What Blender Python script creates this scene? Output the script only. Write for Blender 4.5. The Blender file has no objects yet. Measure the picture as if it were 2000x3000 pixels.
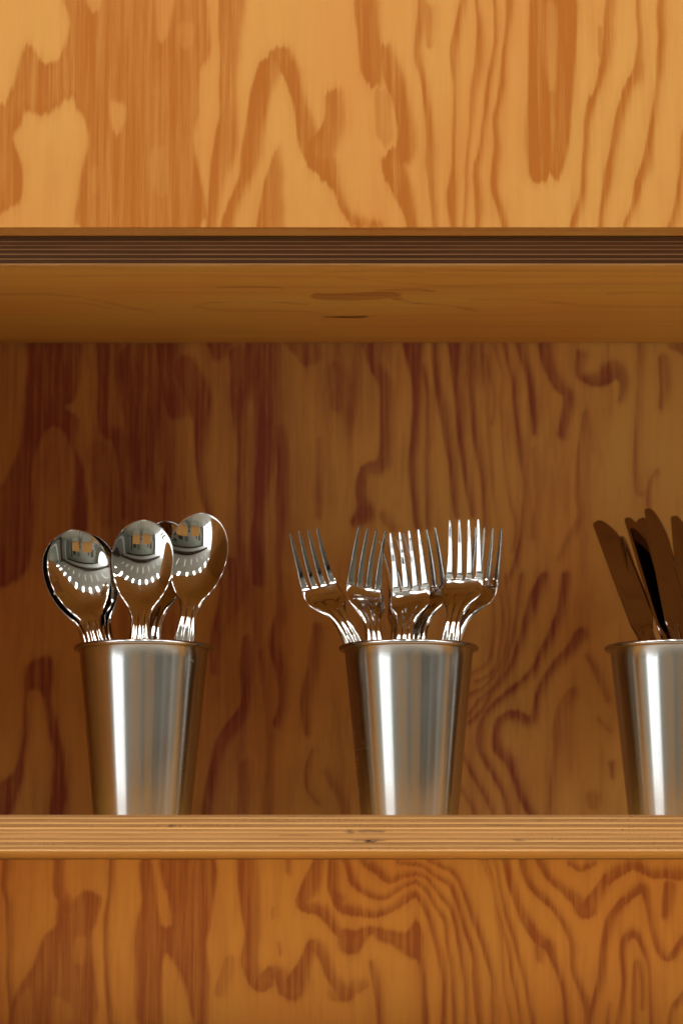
import bpy, bmesh, math, numpy as np
from mathutils import Vector, Matrix

R = math.radians
scene = bpy.context.scene
COL = scene.collection

# ------------------------------------------------------------------ camera
cam_d = bpy.data.cameras.new("camera")
cam = bpy.data.objects.new("camera", cam_d)
COL.objects.link(cam)
scene.camera = cam
cam.location = (0.0, -1.9, -0.0994)
cam.rotation_euler = (R(90) + 0.1506, 0, 0)
cam_d.sensor_fit = 'HORIZONTAL'
cam_d.sensor_width = 36.0
cam_d.lens = 162.0
cam_d.clip_start = 0.05
cam_d.clip_end = 60.0
cam_d.dof.use_dof = True
cam_d.dof.focus_distance = 1.99
cam_d.dof.aperture_fstop = 9.0

# ------------------------------------------------------------------ world and lamps (an indoor photograph)
world = bpy.data.worlds.new("World")
scene.world = world
world.use_nodes = True
world.node_tree.nodes['Background'].inputs[0].default_value = (0.60, 0.62, 0.58, 1)
world.node_tree.nodes['Background'].inputs[1].default_value = 0.13

def area(name, loc, target, sx, sy, power, color):
    l = bpy.data.lights.new(name, 'AREA')
    l.shape = 'RECTANGLE'; l.size = sx; l.size_y = sy
    l.energy = power; l.color = color
    o = bpy.data.objects.new(name, l); COL.objects.link(o)
    o.location = loc
    o.rotation_euler = (Vector(target) - Vector(loc)).to_track_quat('-Z', 'Y').to_euler()
    return o

# tall window in the wall to the left of the photographer
area('window_light', (-3.96, -4.0, 0.28), (0.0, -4.0, 0.28), 3.0, 4.8, 174, (0.93, 0.97, 1.0))
# narrow window to the right, nearly in line with the shelf
area('side_window_light', (3.96, 0.0, 0.2), (0, -0.1, 0.2), 0.30, 2.4, 8, (1.0, 0.97, 0.92))
# rows of tube lamps under the roof, high in front of the shelf
for i in range(11):
    area('roof_lamp', (-3.25 + 0.65 * i, -1.02, 1.93), (-3.25 + 0.65 * i, -1.00, 0), 0.13, 1.15, 13.4, (1.0, 0.97, 0.92))

for i in range(8):
    area('ceiling_lamp', (-2.6 + 0.75 * i, -2.45, 1.93), (-2.6 + 0.75 * i, -2.45, 0), 0.05, 0.55, 0.13, (1.0, 0.95, 0.85))

scene.view_settings.view_transform = 'Standard'
scene.view_settings.look = 'None'
scene.view_settings.exposure = 0.0
scene.view_settings.gamma = 1.0
scene.view_settings.use_curve_mapping = False
scene.cycles.max_bounces = 10
scene.cycles.glossy_bounces = 8
scene.cycles.diffuse_bounces = 5
scene.cycles.sample_clamp_indirect = 6.0

# grain figure and tone of each veneer face: strokes ('s': across, along, width), patches ('p'), gaps ('n') and broad soft dark washes ('w'), in 0.1 mm
GRAIN = {
 'TOP': [
  ('p',0.85,[-1704,5256,-854,5256,-853,5141,-827,4884,-851,4755,-898,4670,-904,4428,-930,4230,-894,4005,-905,3631,-1615,3631,-1645,3864,-1620,4061,-1595,4230,-1603,4343,-1680,4457,-1715,4514,-1783,4457,-1878,4372,-1975,4428,-2022,4343,-2068,4230,-2018,4089,-2002,3962,-2021,3836,-2088,3780,-2252,3780,-2264,4457,-2154,4457,-2073,4570,-2048,4713,-2009,4827,-1968,4855,-1897,4727,-1828,4741,-1760,4812,-1721,4984]),
  ('n',0.9,[-1621,5227,-1517,5227,-1543,5084,-1599,5098]),
  ('n',0.8,[-1165,5227,-1061,5227,-1094,4969,-1134,4869,-1169,4912]),
  ('n',0.85,[-1456,4471,-1426,4492,-1368,4457,-1366,4372,-1383,4322,-1410,4270,-1449,4315]),
  ('n',0.35,[-1032,4984,-935,4984,-948,4841,-1017,4841]),
  ('n',0.12,[-1209,4727,-1126,4727,-1124,4528,-1207,4528]),
  ('n',0.25,[-1203,4160,-1107,4160,-1091,3864,-1187,3920]),
  ('n',0.25,[-1572,4033,-1517,4033,-1529,3864,-1563,3892]),
  ('s',0.9,[-699,5227,166,-702,5141,166,-707,4855,131,-719,4570,110,-711,4358,124,-737,4174,151,-771,4005,110,-797,3864,82,-823,3612,55]),
  ('s',1.0,[-383,4784,124,-465,4670,138,-519,4499,124,-553,4287,110,-573,4146,123,-600,4005,82,-654,3864,68,-708,3724,82,-727,3612,96]),
  ('s',1.0,[-383,4784,124,-314,4670,110,-272,4499,82,-231,4343,110,-175,4174,164,-107,4075,164,-52,3976,82,-11,3864,55,30,3780,55,98,3707,68,242,3675,41]),
  ('s',0.95,[-52,4514,110,-52,4343,137,-121,4174,192]),
  ('s',0.9,[-408,4160,21,-419,4005,96,-435,3864,130,-454,3612,177]),
  ('s',1.0,[152,5227,152,152,5141,152,172,4926,138,193,4713,158,206,4613,96]),
  ('s',1.0,[282,4827,69,316,4670,124,371,4499,110,412,4287,117,397,4146,137,329,4075,151,369,3934,123,424,3794,82,450,3640,61]),
  ('s',0.5,[261,4514,110,274,4259,123]),
  ('s',1.0,[518,5227,55,511,5141,55,496,4926,58,482,4784,44,523,4599,39,549,4428,45,569,4230,66,568,4061,68,574,3864,44,590,3640,38]),
  ('s',0.7,[545,5098,62,558,4869,39]),
  ('s',1.0,[782,5227,35,773,5141,35,738,4969,46,709,4798,55,722,4570,25,713,4287,23,709,4033,30,691,3864,57,703,3640,30]),
  ('s',0.9,[857,5227,21,859,5141,21,876,4969,39,867,4713,55,831,4499,38,816,4287,25,792,4075,19,779,3864,19,771,3640,25]),
  ('s',1.0,[978,5227,35,976,4855,32,935,4599,33,906,4400,27,877,4146,27,849,4005,44,861,3794,52,853,3640,38]),
  ('s',1.0,[1075,5227,48,1070,5141,46,1040,4855,33,1018,4599,39,975,4358,33,976,4146,38,958,3934,45,998,3780,45,1033,3640,38]),
  ('w',0.3,[1327,5227,276,1302,4146,219]),
  ('p',1.1,[1216,5227,1479,5227,1481,4855,1456,4428,1418,4117,1369,3976,1314,4005,1259,3948,1177,4005,1166,4287,1184,4713]),
  ('n',0.6,[1298,5098,1360,5098,1355,4641,1326,4542,1293,4670]),
  ('s',1.0,[1709,5227,62,1705,5141,58,1681,4855,69,1637,4613,45,1573,4457,45,1543,4216,36,1519,3934,38,1489,3780,45,1447,3640,38]),
  ('s',0.7,[1641,4969,30,1632,4784,25]),
  ('s',1.0,[1879,5227,28,1885,4884,33,1871,4670,69,1800,4528,58,1750,4343,58,1713,4174,45,1684,4019,57,1647,3836,38,1615,3640,38]),
  ('s',1.0,[2031,5227,46,2019,4855,45,1994,4570,33,1955,4287,36,1917,4075,58,1867,3934,57,1839,3822,38,1774,3640,25]),
  ('s',1.0,[2157,4287,14,2150,4230,16,2132,3976,30,2104,3780,34,2064,3640,45]),
 ],
 'BACK': [
  ('p',0.8,[-2234,3531,-1877,3531,-1858,3309,-1887,3088,-1963,3025,-1869,2931,-1882,2742,-1818,2554,-1798,2149,-1905,2149,-1896,2617,-1992,2868,-2115,2836,-2188,2554,-2168,2242,-2194,1931,-2284,1780,-2499,1780,-2511,2461,-2418,2461,-2358,2554,-2284,2742,-2258,3088,-2238,3293]),
  ('s',0.8,[-1706,3531,93,-1695,3262,78,-1699,2978,77,-1667,2852,85,-1589,2821,124,-1558,2742,116,-1533,2554,85,-1522,2242,62]),
  ('s',0.3,[-1727,2680,185,-1645,2242,185]),
  ('s',0.35,[-1440,3341,310,-1340,2554,340]),
  ('s',0.85,[-1255,3531,171,-1207,3262,171,-1158,3057,201,-1189,2978,93]),
  ('s',0.85,[-1114,3309,186,-1019,3104,186,-1002,2868,93,-1000,2617,69,-976,2398,62,-936,2258,46,-897,2087,31]),
  ('s',0.8,[-867,3531,186,-882,3404,93]),
  ('s',0.7,[-726,3404,155,-710,3262,155,-733,3088,139,-709,2899,108,-707,2680,70,-714,2398,54,-720,2149,46,-703,1780,61]),
  ('s',0.7,[-649,3531,93,-617,3309,93,-678,3088,77]),
  ('s',0.75,[-510,3531,171,-500,3104,155,-507,2868,155,-545,2554,123,-575,2304,77,-597,2087,92,-580,1780,107]),
  ('s',0.75,[-445,2868,77,-414,2617,93,-413,2398,108,-428,2149,77,-443,1931,61,-427,1780,69]),
  ('s',0.6,[-292,3531,233,-230,3404,171]),
  ('s',0.4,[-43,3309,93,-36,3025,93]),
  ('s',0.4,[-151,2789,46,-159,2242,46]),
  ('s',0.8,[202,3531,140,233,3341,93,318,3183,108,317,2868,93,309,2680,93,278,2601,108,170,2554,85,139,2429,85,154,2336,92,169,2258,139,108,2195,77]),
  ('s',0.5,[293,2242,62,369,2149,62]),
  ('s',0.9,[513,3531,171,535,3262,93,542,3025,70,518,2789,62,502,2554,54,524,2320,46,539,2149,46]),
  ('s',0.8,[582,3341,39,620,3104,39,616,2868,39,610,2554,39,616,2164,38]),
  ('s',0.85,[668,3531,62,675,3262,54,720,3025,70,750,2805,54,780,2617,46,802,2398,46,816,2242,31]),
  ('s',0.85,[800,3531,93,821,3183,54,843,2868,46,872,2617,46,910,2398,46,924,2242,31]),
  ('s',0.8,[909,3531,62,930,3183,54,944,2899,54,981,2633,39,1010,2398,31,1008,2118,31]),
  ('s',0.6,[1025,3404,22,1092,3104,19,1067,2899,22]),
  ('s',0.6,[1072,3531,23,1148,3262,23,1130,3025,19,1159,2711,19,1179,2398,18,1232,2195,22,1214,1993,18]),
  ('s',0.45,[994,3499,22,1037,3025,19,1065,2554,19,1108,2087,18,1113,1780,18]),
  ('s',0.8,[1150,3531,31,1225,3214,31,1238,2994,31,1275,2711,46,1296,2476,28,1278,2164,23,1229,1916,28,1182,1780,23]),
  ('s',0.75,[1258,3531,78,1334,3262,54,1370,3025,62,1368,2836,34]),
  ('s',0.35,[1360,2711,34,1387,2398,34,1354,2087,38]),
  ('s',0.75,[1445,3531,109,1474,3341,93,1550,3183,93,1611,3088,77,1562,2821,70]),
  ('s',0.7,[1708,3404,70,1698,3262,62,1829,3222,109,1939,3293,140,2015,3214,78,1990,3072,39]),
  ('s',0.4,[1734,2978,46,1707,2711,77,1696,2398,92,1702,2242,69,1615,2087,54,1537,1931,38]),
  ('s',0.45,[2129,3531,47,2123,3183,46,2090,2492,43,2127,2398,34]),
  ('s',0.6,[2297,3372,85,2309,3183,77,2276,3025,39]),
  ('s',0.6,[2376,3483,93,2484,3435,93]),
  ('s',0.4,[2238,2554,39,2190,2476,39,2172,2304,39]),
  ('s',0.7,[1106,1842,22,1134,1548,21,1117,1317,21,1070,1133,21,947,1057,21]),
  ('s',0.7,[1167,1811,21,1179,1471,21,1147,1256,21,1085,1118,21,992,1011,24,885,965,24]),
  ('s',0.6,[1059,1811,18,1080,1502,18,1055,1271,18,994,1164,18,917,1118,18]),
  ('s',0.75,[1274,1811,28,1225,1471,28,1178,1271,28,1100,1057,27,977,934,27,884,819,27]),
  ('s',0.8,[1428,1811,61,1349,1626,77,1271,1394,54,1208,1210,38,1130,1072,34,1053,980,34,991,858,38,884,766,30]),
  ('s',0.85,[1581,1811,61,1548,1595,61,1485,1410,61,1407,1256,54,1329,1118,46,1206,1011,46,1099,919,46,1022,842,43,975,736,49,974,583,49,1034,462,49,1094,355,46,1139,249,38,1171,113,38]),
  ('s',0.8,[1684,1394,92,1622,1302,76,1529,1210,61,1436,1087,53,1374,949,46,1342,797,61,1281,797,76,1220,827,73,1128,797,61,1082,705,53,1096,598,76,1172,507,76,1216,401,53,1261,249,53,1338,113,53]),
  ('s',0.5,[1728,1241,46,1803,1118,61,1862,934,46]),
  ('s',0.45,[1618,980,92,1541,858,76,1524,705,107,1499,553,61,1441,113,33]),
  ('s',0.7,[852,538,30,942,370,38,1033,219,38,1065,113,30]),
  ('s',0.6,[828,310,30,911,189,30,933,113,27]),
  ('s',0.7,[1799,797,18,1874,720,12]),
  ('s',0.8,[1887,492,43,1888,401,23]),
  ('s',0.4,[1747,249,106,1746,204,76]),
  ('p',0.8,[-2213,1164,-2062,1241,-2022,1164,-2026,919,-1978,705,-1929,477,-1939,113,-2030,113,-2005,477,-2063,781,-2104,980,-2195,980,-2199,705,-2218,477,-2246,325,-2319,113,-2470,113,-2413,325,-2293,431,-2235,614,-2217,919]),
  ('s',0.7,[-780,1842,200,-764,1687,184,-870,1394,92,-891,1133,53]),
  ('s',0.8,[-670,1364,54,-669,1164,92,-668,919,76,-729,781,107,-835,629,91,-894,431,76,-923,249,91,-938,113,76]),
  ('s',0.7,[-427,1811,61,-426,1548,77,-471,1348,92,-425,1133,76,-409,919,61,-454,766,61]),
  ('s',0.6,[-165,1441,77,-181,1317,92,-196,1164,92,-256,919,76,-241,705,46]),
  ('s',0.4,[-563,1271,46,-500,705,61,-513,113,61]),
  ('s',0.6,[-195,583,23,-240,462,30,-232,325,30,-164,219,30]),
  ('s',0.4,[-666,477,91,-680,113,91]),
  ('s',0.4,[-103,431,46,0,249,61,33,113,76]),
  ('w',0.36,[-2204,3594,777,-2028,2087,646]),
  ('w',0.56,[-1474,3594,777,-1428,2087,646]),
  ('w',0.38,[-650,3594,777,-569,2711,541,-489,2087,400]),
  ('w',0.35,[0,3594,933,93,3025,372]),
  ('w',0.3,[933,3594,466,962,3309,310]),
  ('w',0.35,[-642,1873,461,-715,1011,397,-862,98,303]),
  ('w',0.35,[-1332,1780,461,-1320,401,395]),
 ],
 'LOW': [
  ('s',0.9,[-2190,-194,50,-2194,-391,36,-2169,-561,43,-2164,-729,35,-2164,-926,28,-2143,-1345,28]),
  ('s',0.8,[-1851,-194,71,-1838,-420,85,-1801,-490,85,-1772,-533,114]),
  ('p',0.75,[-1844,-448,-1758,-518,-1716,-462,-1660,-434,-1574,-476,-1601,-645,-1628,-758,-1613,-1345,-2129,-1345,-2132,-1122,-2008,-926,-1940,-729,-1856,-645]),
  ('n',0.6,[-1734,-744,-1663,-744,-1668,-898,-1725,-898]),
  ('n',0.6,[-1863,-1122,-1764,-1164,-1749,-1261,-1846,-1345]),
  ('n',0.4,[-2129,-1345,-2117,-1177,-2020,-1066,-2044,-1345]),
  ('s',0.9,[-1499,-194,28,-1511,-420,28,-1537,-645,35,-1534,-842,28,-1518,-1052,35,-1479,-1345,56]),
  ('p',0.85,[-1321,-264,-1250,-194,-1205,-448,-1175,-645,-1104,-645,-1134,-448,-1163,-391,-1165,-194,-830,-194,-842,-589,-876,-772,-861,-982,-872,-1345,-943,-1345,-1016,-1052,-1088,-898,-1145,-842,-1172,-1010,-1162,-1345,-1310,-1345,-1342,-982,-1345,-701,-1304,-490]),
  ('s',0.8,[-624,-194,128,-594,-490,142,-579,-701,113,-592,-912,113,-521,-1024,127,-422,-954,85,-322,-1066,156,-238,-898,85,-181,-786,85,-125,-842,71,-68,-982,71,0,-1066,85,31,-1094,113]),
  ('n',0.2,[-565,-617,-551,-617,-549,-982,-577,-982]),
  ('s',0.8,[-353,-194,43,-353,-307,36]),
  ('s',0.85,[-132,-194,57,-196,-391,114,-253,-518,85,-125,-561,78,-54,-659,64,45,-758,71]),
  ('s',0.7,[-444,-547,20,-444,-603,16]),
  ('s',0.7,[-411,-772,17,-401,-835,16]),
  ('s',0.8,[-54,-236,57,-54,-420,71,-11,-476,71]),
  ('s',0.4,[-719,-898,99,-789,-1080,85]),
  ('s',0.9,[21,-194,43,43,-264,43,85,-377,50,171,-448,43,270,-476,36,355,-434,36,426,-391,31,498,-377,31,568,-448,31,625,-547,31,681,-631,35,695,-772,28,722,-982,28,734,-1345,28]),
  ('s',0.9,[142,-208,43,157,-250,43,228,-293,64,313,-363,54,398,-335,43,484,-321,31,555,-349,31,625,-434,31,710,-533,31,752,-645,31,779,-842,31,806,-1052,28,814,-1345,31]),
  ('s',0.9,[370,-250,28,512,-264,28,612,-335,31,711,-391,36,767,-518,36,809,-659,35,864,-842,43,877,-1052,50,899,-1345,35]),
  ('s',0.9,[569,-236,28,711,-293,36,768,-349,31,824,-490,36,880,-645,40,921,-772,35,977,-968,31,990,-1122,28,974,-1345,31]),
  ('s',0.9,[-28,-476,71,0,-533,71,99,-561,68,227,-582,47,355,-533,47,455,-462,54,511,-476,43,568,-589,43,610,-729,43,652,-870,50,672,-1052,35,656,-1345,42]),
  ('p',0.9,[-14,-673,85,-687,184,-659,312,-687,411,-701,482,-631,525,-701,536,-842,565,-1345,519,-1345,510,-926,439,-870,326,-786,241,-758,199,-715,142,-786,85,-842,-14,-814]),
  ('s',0.75,[198,-898,35,233,-1066,57,261,-1345,42]),
  ('s',0.5,[-28,-1094,113,141,-1038,71]),
  ('s',0.5,[911,-222,17,981,-391,17,1008,-589,16,1049,-758,17,1061,-1052,17,1115,-1345,17]),
  ('s',0.8,[947,-222,21,995,-391,21,1008,-504,20,1050,-673,20,1091,-814,21,1111,-982,21,1145,-1122,21,1174,-1345,21]),
  ('s',0.85,[996,-222,21,1038,-420,21,1079,-589,28,1134,-772,31,1175,-926,35,1202,-1052,31,1229,-1205,31,1259,-1345,42]),
  ('s',0.95,[1061,-194,50,1109,-391,57,1164,-533,57,1220,-659,71,1304,-758,78,1347,-786,71,1388,-898,42,1429,-1010,42,1456,-1150,35,1461,-1345,35]),
  ('s',0.7,[1297,-786,71,1289,-877,42]),
  ('s',0.9,[1182,-194,50,1223,-377,50,1307,-462,50,1392,-547,43,1461,-659,43,1503,-772,43,1508,-926,42,1556,-1066,42,1597,-1191,57,1595,-1345,42]),
  ('s',0.9,[1288,-208,57,1316,-264,57,1365,-349,50,1450,-420,57,1534,-490,85,1590,-561,114,1662,-462,85,1735,-363,78,1821,-293,78,1907,-264,71,1992,-307,57,2048,-321,64,2134,-321,71,2219,-321,85]),
  ('s',0.8,[2146,-406,85,2115,-589,57]),
  ('s',0.8,[1494,-250,36,1565,-286,46,1651,-250,36]),
  ('s',0.9,[1581,-1345,42,1625,-1205,42,1684,-1010,50,1700,-842,50,1745,-645,57,1803,-547,57,1904,-448,60,1976,-420,64,2003,-518,47,2029,-673,40,2069,-800,50,2125,-870,42,2223,-758,57,2255,-729,57]),
  ('s',0.85,[1786,-1345,35,1839,-1052,42,1828,-842,43,1858,-729,64,1915,-715,57,1956,-772,43,1997,-898,28,2008,-1094,28,2014,-1345,28]),
  ('s',0.55,[1891,-1345,28,1903,-1052,47,1926,-898,40,1959,-1052,35,1957,-1191,35]),
  ('s',0.8,[2248,-1094,57,2217,-1122,54,2148,-1205,35,2129,-1345,28]),
  ('s',0.7,[1746,-1164,25,1729,-1345,40]),
 ],
 'UNDER': [
  ('s',0.7,[-170,886,52,-98,984,199,46,984,239,220,951,225,320,918,145,381,1084,40]),
  ('s',2.0,[-116,1610,21,-12,1610,56,107,1610,56,182,1582,21]),
  ('s',0.4,[-2263,918,53,-1902,918,53,-1626,1084,53,-1424,1320,55,-1285,1457,55]),
  ('s',0.3,[-2285,1117,54,-1848,1117,54,-1571,1320,55]),
  ('s',0.4,[-981,1286,54,-858,1151,47,-536,1117,47,-246,1218,47]),
  ('s',0.35,[-950,1252,47,-838,1388,55,-396,1422,55,-175,1457,55]),
  ('s',0.45,[-811,691,45,-482,691,58,-383,736,32]),
  ('s',0.35,[0,407,37,283,532,38,712,659,58,1136,596,38,2273,596,38]),
  ('s',0.5,[244,788,52,501,756,65,603,820,39]),
  ('s',0.5,[347,984,46,512,1184,47,733,1252,54,917,1422,55]),
  ('s',0.35,[1787,886,92,2014,853,65,2259,886,65]),
  ('s',0.3,[871,1050,67,1309,1084,67,1613,1252,81,2350,1286,82]),
  ('s',0.3,[-1782,375,31,-1076,313,31,-377,375,31,0,252,31,323,221,31,887,357,31,2207,357,31]),
  ('s',0.3,[-233,130,24,0,221,25,461,148,24,1021,221,25,2195,252,25]),
 ],
}

# ------------------------------------------------------------------ helpers
def set_tags(o, label=None, cat=None, group=None, kind=None):
    if label: o['label'] = label
    if cat: o['category'] = cat
    if group: o['group'] = group
    if kind: o['kind'] = kind
    return o

def empty(name, loc, label, cat, group=None):
    o = bpy.data.objects.new(name, None); COL.objects.link(o)
    o.location = loc; o.empty_display_size = 0.01
    return set_tags(o, label, cat, group)

def link_mesh(name, me, mat, parent=None, smooth=False):
    if mat: me.materials.append(mat)
    if smooth:
        me.polygons.foreach_set('use_smooth', [True] * len(me.polygons))
    o = bpy.data.objects.new(name, me); COL.objects.link(o)
    if parent: o.parent = parent
    return o

def box_obj(name, lo, hi, mat, parent=None, bevel=0.0, kind=None):
    bm = bmesh.new()
    bmesh.ops.create_cube(bm, size=1.0)
    for v in bm.verts:
        v.co = Vector([lo[i] + (v.co[i] + 0.5) * (hi[i] - lo[i]) for i in range(3)])
    if bevel:
        bmesh.ops.bevel(bm, geom=bm.edges[:], offset=bevel, segments=1, affect='EDGES')
    me = bpy.data.meshes.new(name); bm.to_mesh(me); bm.free()
    o = link_mesh(name, me, mat, parent)
    if kind: o['kind'] = kind
    return o

# value noise (periodic lattice) used for the grain figure
_rng = np.random.RandomState(7)
_LAT = _rng.rand(256, 256)
def vnoise(x, y):
    xi = np.floor(x).astype(int); yi = np.floor(y).astype(int)
    fx = x - xi; fy = y - yi
    fx = fx * fx * (3 - 2 * fx); fy = fy * fy * (3 - 2 * fy)
    a = _LAT[xi & 255, yi & 255]; b = _LAT[(xi + 1) & 255, yi & 255]
    c = _LAT[xi & 255, (yi + 1) & 255]; d = _LAT[(xi + 1) & 255, (yi + 1) & 255]
    return (a * (1 - fx) + b * fx) * (1 - fy) + (c * (1 - fx) + d * fx) * fy - 0.5

def smooth_pts(p, closed, n=5):
    p = np.asarray(p, float); m = len(p); out = []
    rng = range(m) if closed else range(m - 1)
    for i in rng:
        if closed: a, b, c, d = p[i - 1], p[i], p[(i + 1) % m], p[(i + 2) % m]
        else: a, b, c, d = p[max(i - 1, 0)], p[i], p[i + 1], p[min(i + 2, m - 1)]
        for k in range(n):
            t = k / n
            out.append(0.5 * (2 * b + (c - a) * t + (2 * a - 5 * b + 4 * c - d) * t * t + (3 * b - a - 3 * c + d) * t ** 3))
    if not closed: out.append(p[-1])
    return np.array(out)

def grain_field(X, Z, items, soft, ragged, along=1):
    """dark late-wood and wash mask of a rotary-cut veneer: X across, Z along the board, metres."""
    if along == 1:
        Zj = Z + ragged * (vnoise(X / 0.0011 + 9, Z / 0.03) * 1.3 + vnoise(X / 0.004, Z / 0.05 + 5))
        Xj = X + 0.0010 * vnoise(X / 0.02 + 3, Z / 0.014) + 0.0006 * vnoise(X / 0.006 + 31, Z / 0.010)
    else:
        Xj = X + ragged * vnoise(X / 0.03, Z / 0.0011); Zj = Z + 0.0008 * vnoise(X / 0.012, Z / 0.01 + 3)
    g = np.zeros(X.shape); wash = np.zeros(X.shape)
    for kind, s, q in items:
        if kind in 'sw':
            p = smooth_pts(np.array(q).reshape(-1, 3) * 1e-4, False, 4)
            for a, b in zip(p[:-1], p[1:]):
                sf = soft if kind == 's' else 0.030
                wm = max(a[2], b[2]) * 0.5 + max(sf * 1.8, 0.007)
                lo = np.minimum(a[:2], b[:2]) - wm - 0.008; hi = np.maximum(a[:2], b[:2]) + wm + 0.008
                i0, i1 = np.searchsorted(X[0], [lo[0], hi[0]]); j0, j1 = np.searchsorted(Z[:, 0], [lo[1], hi[1]])
                if i1 <= i0 or j1 <= j0: continue
                x = Xj[j0:j1, i0:i1]; z = Zj[j0:j1, i0:i1]
                d = b[:2] - a[:2]; L2 = d @ d + 1e-12
                t = np.clip(((x - a[0]) * d[0] + (z - a[1]) * d[1]) / L2, 0, 1)
                dist = np.hypot(x - a[0] - t * d[0], z - a[1] - t * d[1])
                hw = (a[2] + (b[2] - a[2]) * t) * 0.5
                if kind == 's':              # late wood ends sharply on one side and fades out on the other
                    side = (d[0] * (z - a[1]) - d[1] * (x - a[0])) / math.sqrt(L2)
                    up_ = 1.0 if abs(d[1]) < abs(d[0]) or d[1] < 0 else -1.0
                    q_ = np.clip(0.5 + up_ * side / (hw * 2 + 1e-6), 0, 1)
                    m = np.clip(0.5 + (hw - dist) / (soft * (0.75 + 1.3 * q_)), 0, 1)
                    m = m * m * (3 - 2 * m) * s * (1 - 0.38 * q_)
                    if along == 1:               # resin-tinted margin of the band
                        np.maximum(wash[j0:j1, i0:i1], 0.17 * s * np.clip(1 - (dist - hw) / 0.006, 0, 1), out=wash[j0:j1, i0:i1])
                    np.maximum(g[j0:j1, i0:i1], m, out=g[j0:j1, i0:i1])
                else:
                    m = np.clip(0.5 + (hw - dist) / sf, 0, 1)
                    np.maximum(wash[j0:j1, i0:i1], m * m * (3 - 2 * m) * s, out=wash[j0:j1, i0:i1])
        else:
            p = smooth_pts(np.array(q).reshape(-1, 2) * 1e-4, True, 3)
            lo = p.min(0) - 0.01; hi = p.max(0) + 0.01
            i0, i1 = np.searchsorted(X[0], [lo[0], hi[0]]); j0, j1 = np.searchsorted(Z[:, 0], [lo[1], hi[1]])
            if i1 <= i0 or j1 <= j0: continue
            x = Xj[j0:j1, i0:i1]; z = Zj[j0:j1, i0:i1]
            ins = np.zeros(x.shape, bool); dist = np.full(x.shape, 1.0)
            for a, b in zip(p, np.roll(p, -1, 0)):
                c = (a[1] > z) != (b[1] > z)
                ins ^= c & (x < (b[0] - a[0]) * (z - a[1]) / (b[1] - a[1] + 1e-12) + a[0])
                d = b - a; t = np.clip(((x - a[0]) * d[0] + (z - a[1]) * d[1]) / (d @ d + 1e-12), 0, 1)
                dist = np.minimum(dist, np.hypot(x - a[0] - t * d[0], z - a[1] - t * d[1]))
            sd = np.where(ins, dist, -dist)
            m = np.clip(0.5 + sd / (soft * 1.3), 0, 1); m = m * m * (3 - 2 * m)
            sub = g[j0:j1, i0:i1]
            if kind == 'p':
                sub2 = wash[j0:j1, i0:i1]
                np.maximum(sub2, 0.2 * s * np.clip(1 + sd / 0.007, 0, 1), out=sub2)
                np.maximum(sub, m * s * (0.86 + 0.14 * np.clip(1 - sd / 0.006, 0, 1)), out=sub)
            else: sub *= 1 - m * s
    return g + (1 - np.minimum(g, 1)) * wash

def wild_grain(X, Z):
    """the same veneer beyond what was traced: contour bands of a stretched noise."""
    f = X * 60 + 3.2 * vnoise(X * 9 + 40, Z * 3 + 11) + 1.2 * vnoise(X * 25, Z * 9) + 0.15 * vnoise(X * 160, Z * 20)
    b = np.abs((f % 1.0) - 0.5) * 2
    return np.clip((b - 0.62) / 0.25, 0, 1) * 0.8

def veneer_panel(name, x0, x1, z0, z1, y_front, depth, items, mat, parent, soft=0.0014, ragged=0.004, zone=None, res=0.0008,
                 face='front'):
    """a board whose visible face carries the grain figure as a point attribute."""
    nx = int((x1 - x0) / res); nz = int((z1 - z0) / res)
    xs = np.linspace(x0, x1, nx); zs = np.linspace(z0, z1, nz)
    X, Z = np.meshgrid(xs, zs)
    g = grain_field(X, Z, items, soft, ragged, 1 if face == 'front' else 0)
    if zone:
        o = np.clip(np.maximum.reduce([zone[0] - X, X - zone[1], zone[2] - Z, Z - zone[3]]) / 0.01, 0, 1)
        g = np.maximum(g, wild_grain(X, Z) * o)
    n = nx * nz
    co = np.empty((n + 4, 3))
    if face == 'front':
        co[:n] = np.stack([X.ravel(), np.full(n, y_front), Z.ravel()], 1)
        back = [(x0, y_front + depth, z0), (x1, y_front + depth, z0), (x1, y_front + depth, z1), (x0, y_front + depth, z1)]
    else:                                   # underside: Z holds the world y, the face looks down
        co[:n] = np.stack([X.ravel(), Z.ravel(), np.full(n, y_front)], 1)
        back = [(x0, z0, y_front + depth), (x1, z0, y_front + depth), (x1, z1, y_front + depth), (x0, z1, y_front + depth)]
    co[n:] = back
    i = (np.arange(nz - 1)[:, None] * nx + np.arange(nx - 1)[None]).ravel()
    quads = np.stack([i, i + 1, i + nx + 1, i + nx], 1)
    if face != 'front': quads = quads[:, ::-1]
    faces = quads.tolist()
    c = [0, nx - 1, n - 1, n - nx]; bk = [n, n + 1, n + 2, n + 3]
    rows = [list(range(0, nx)), list(range(nx - 1, n, nx)), list(range(n - 1, n - nx - 1, -1)), list(range(n - nx, -1, -nx))]
    bks = [(bk[1], bk[0]), (bk[2], bk[1]), (bk[3], bk[2]), (bk[0], bk[3])]
    side = [list(reversed(r)) + [b[1], b[0]] for r, b in zip(rows, bks)]
    side.append([bk[3], bk[2], bk[1], bk[0]])
    if face != 'front': side = [s[::-1] for s in side]
    faces += side
    me = bpy.data.meshes.new(name)
    me.from_pydata(co.tolist(), [], faces)
    at = me.attributes.new('grain', 'FLOAT', 'POINT')
    vals = np.zeros(n + 4, np.float32); vals[:n] = g.ravel()
    at.data.foreach_set('value', vals)
    me.update()
    return link_mesh(name, me, mat, parent)

# ------------------------------------------------------------------ materials
def new_mat(name):
    m = bpy.data.materials.new(name); m.use_nodes = True
    nt = m.node_tree
    return m, nt, nt.nodes, nt.links, nt.nodes['Principled BSDF']

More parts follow.
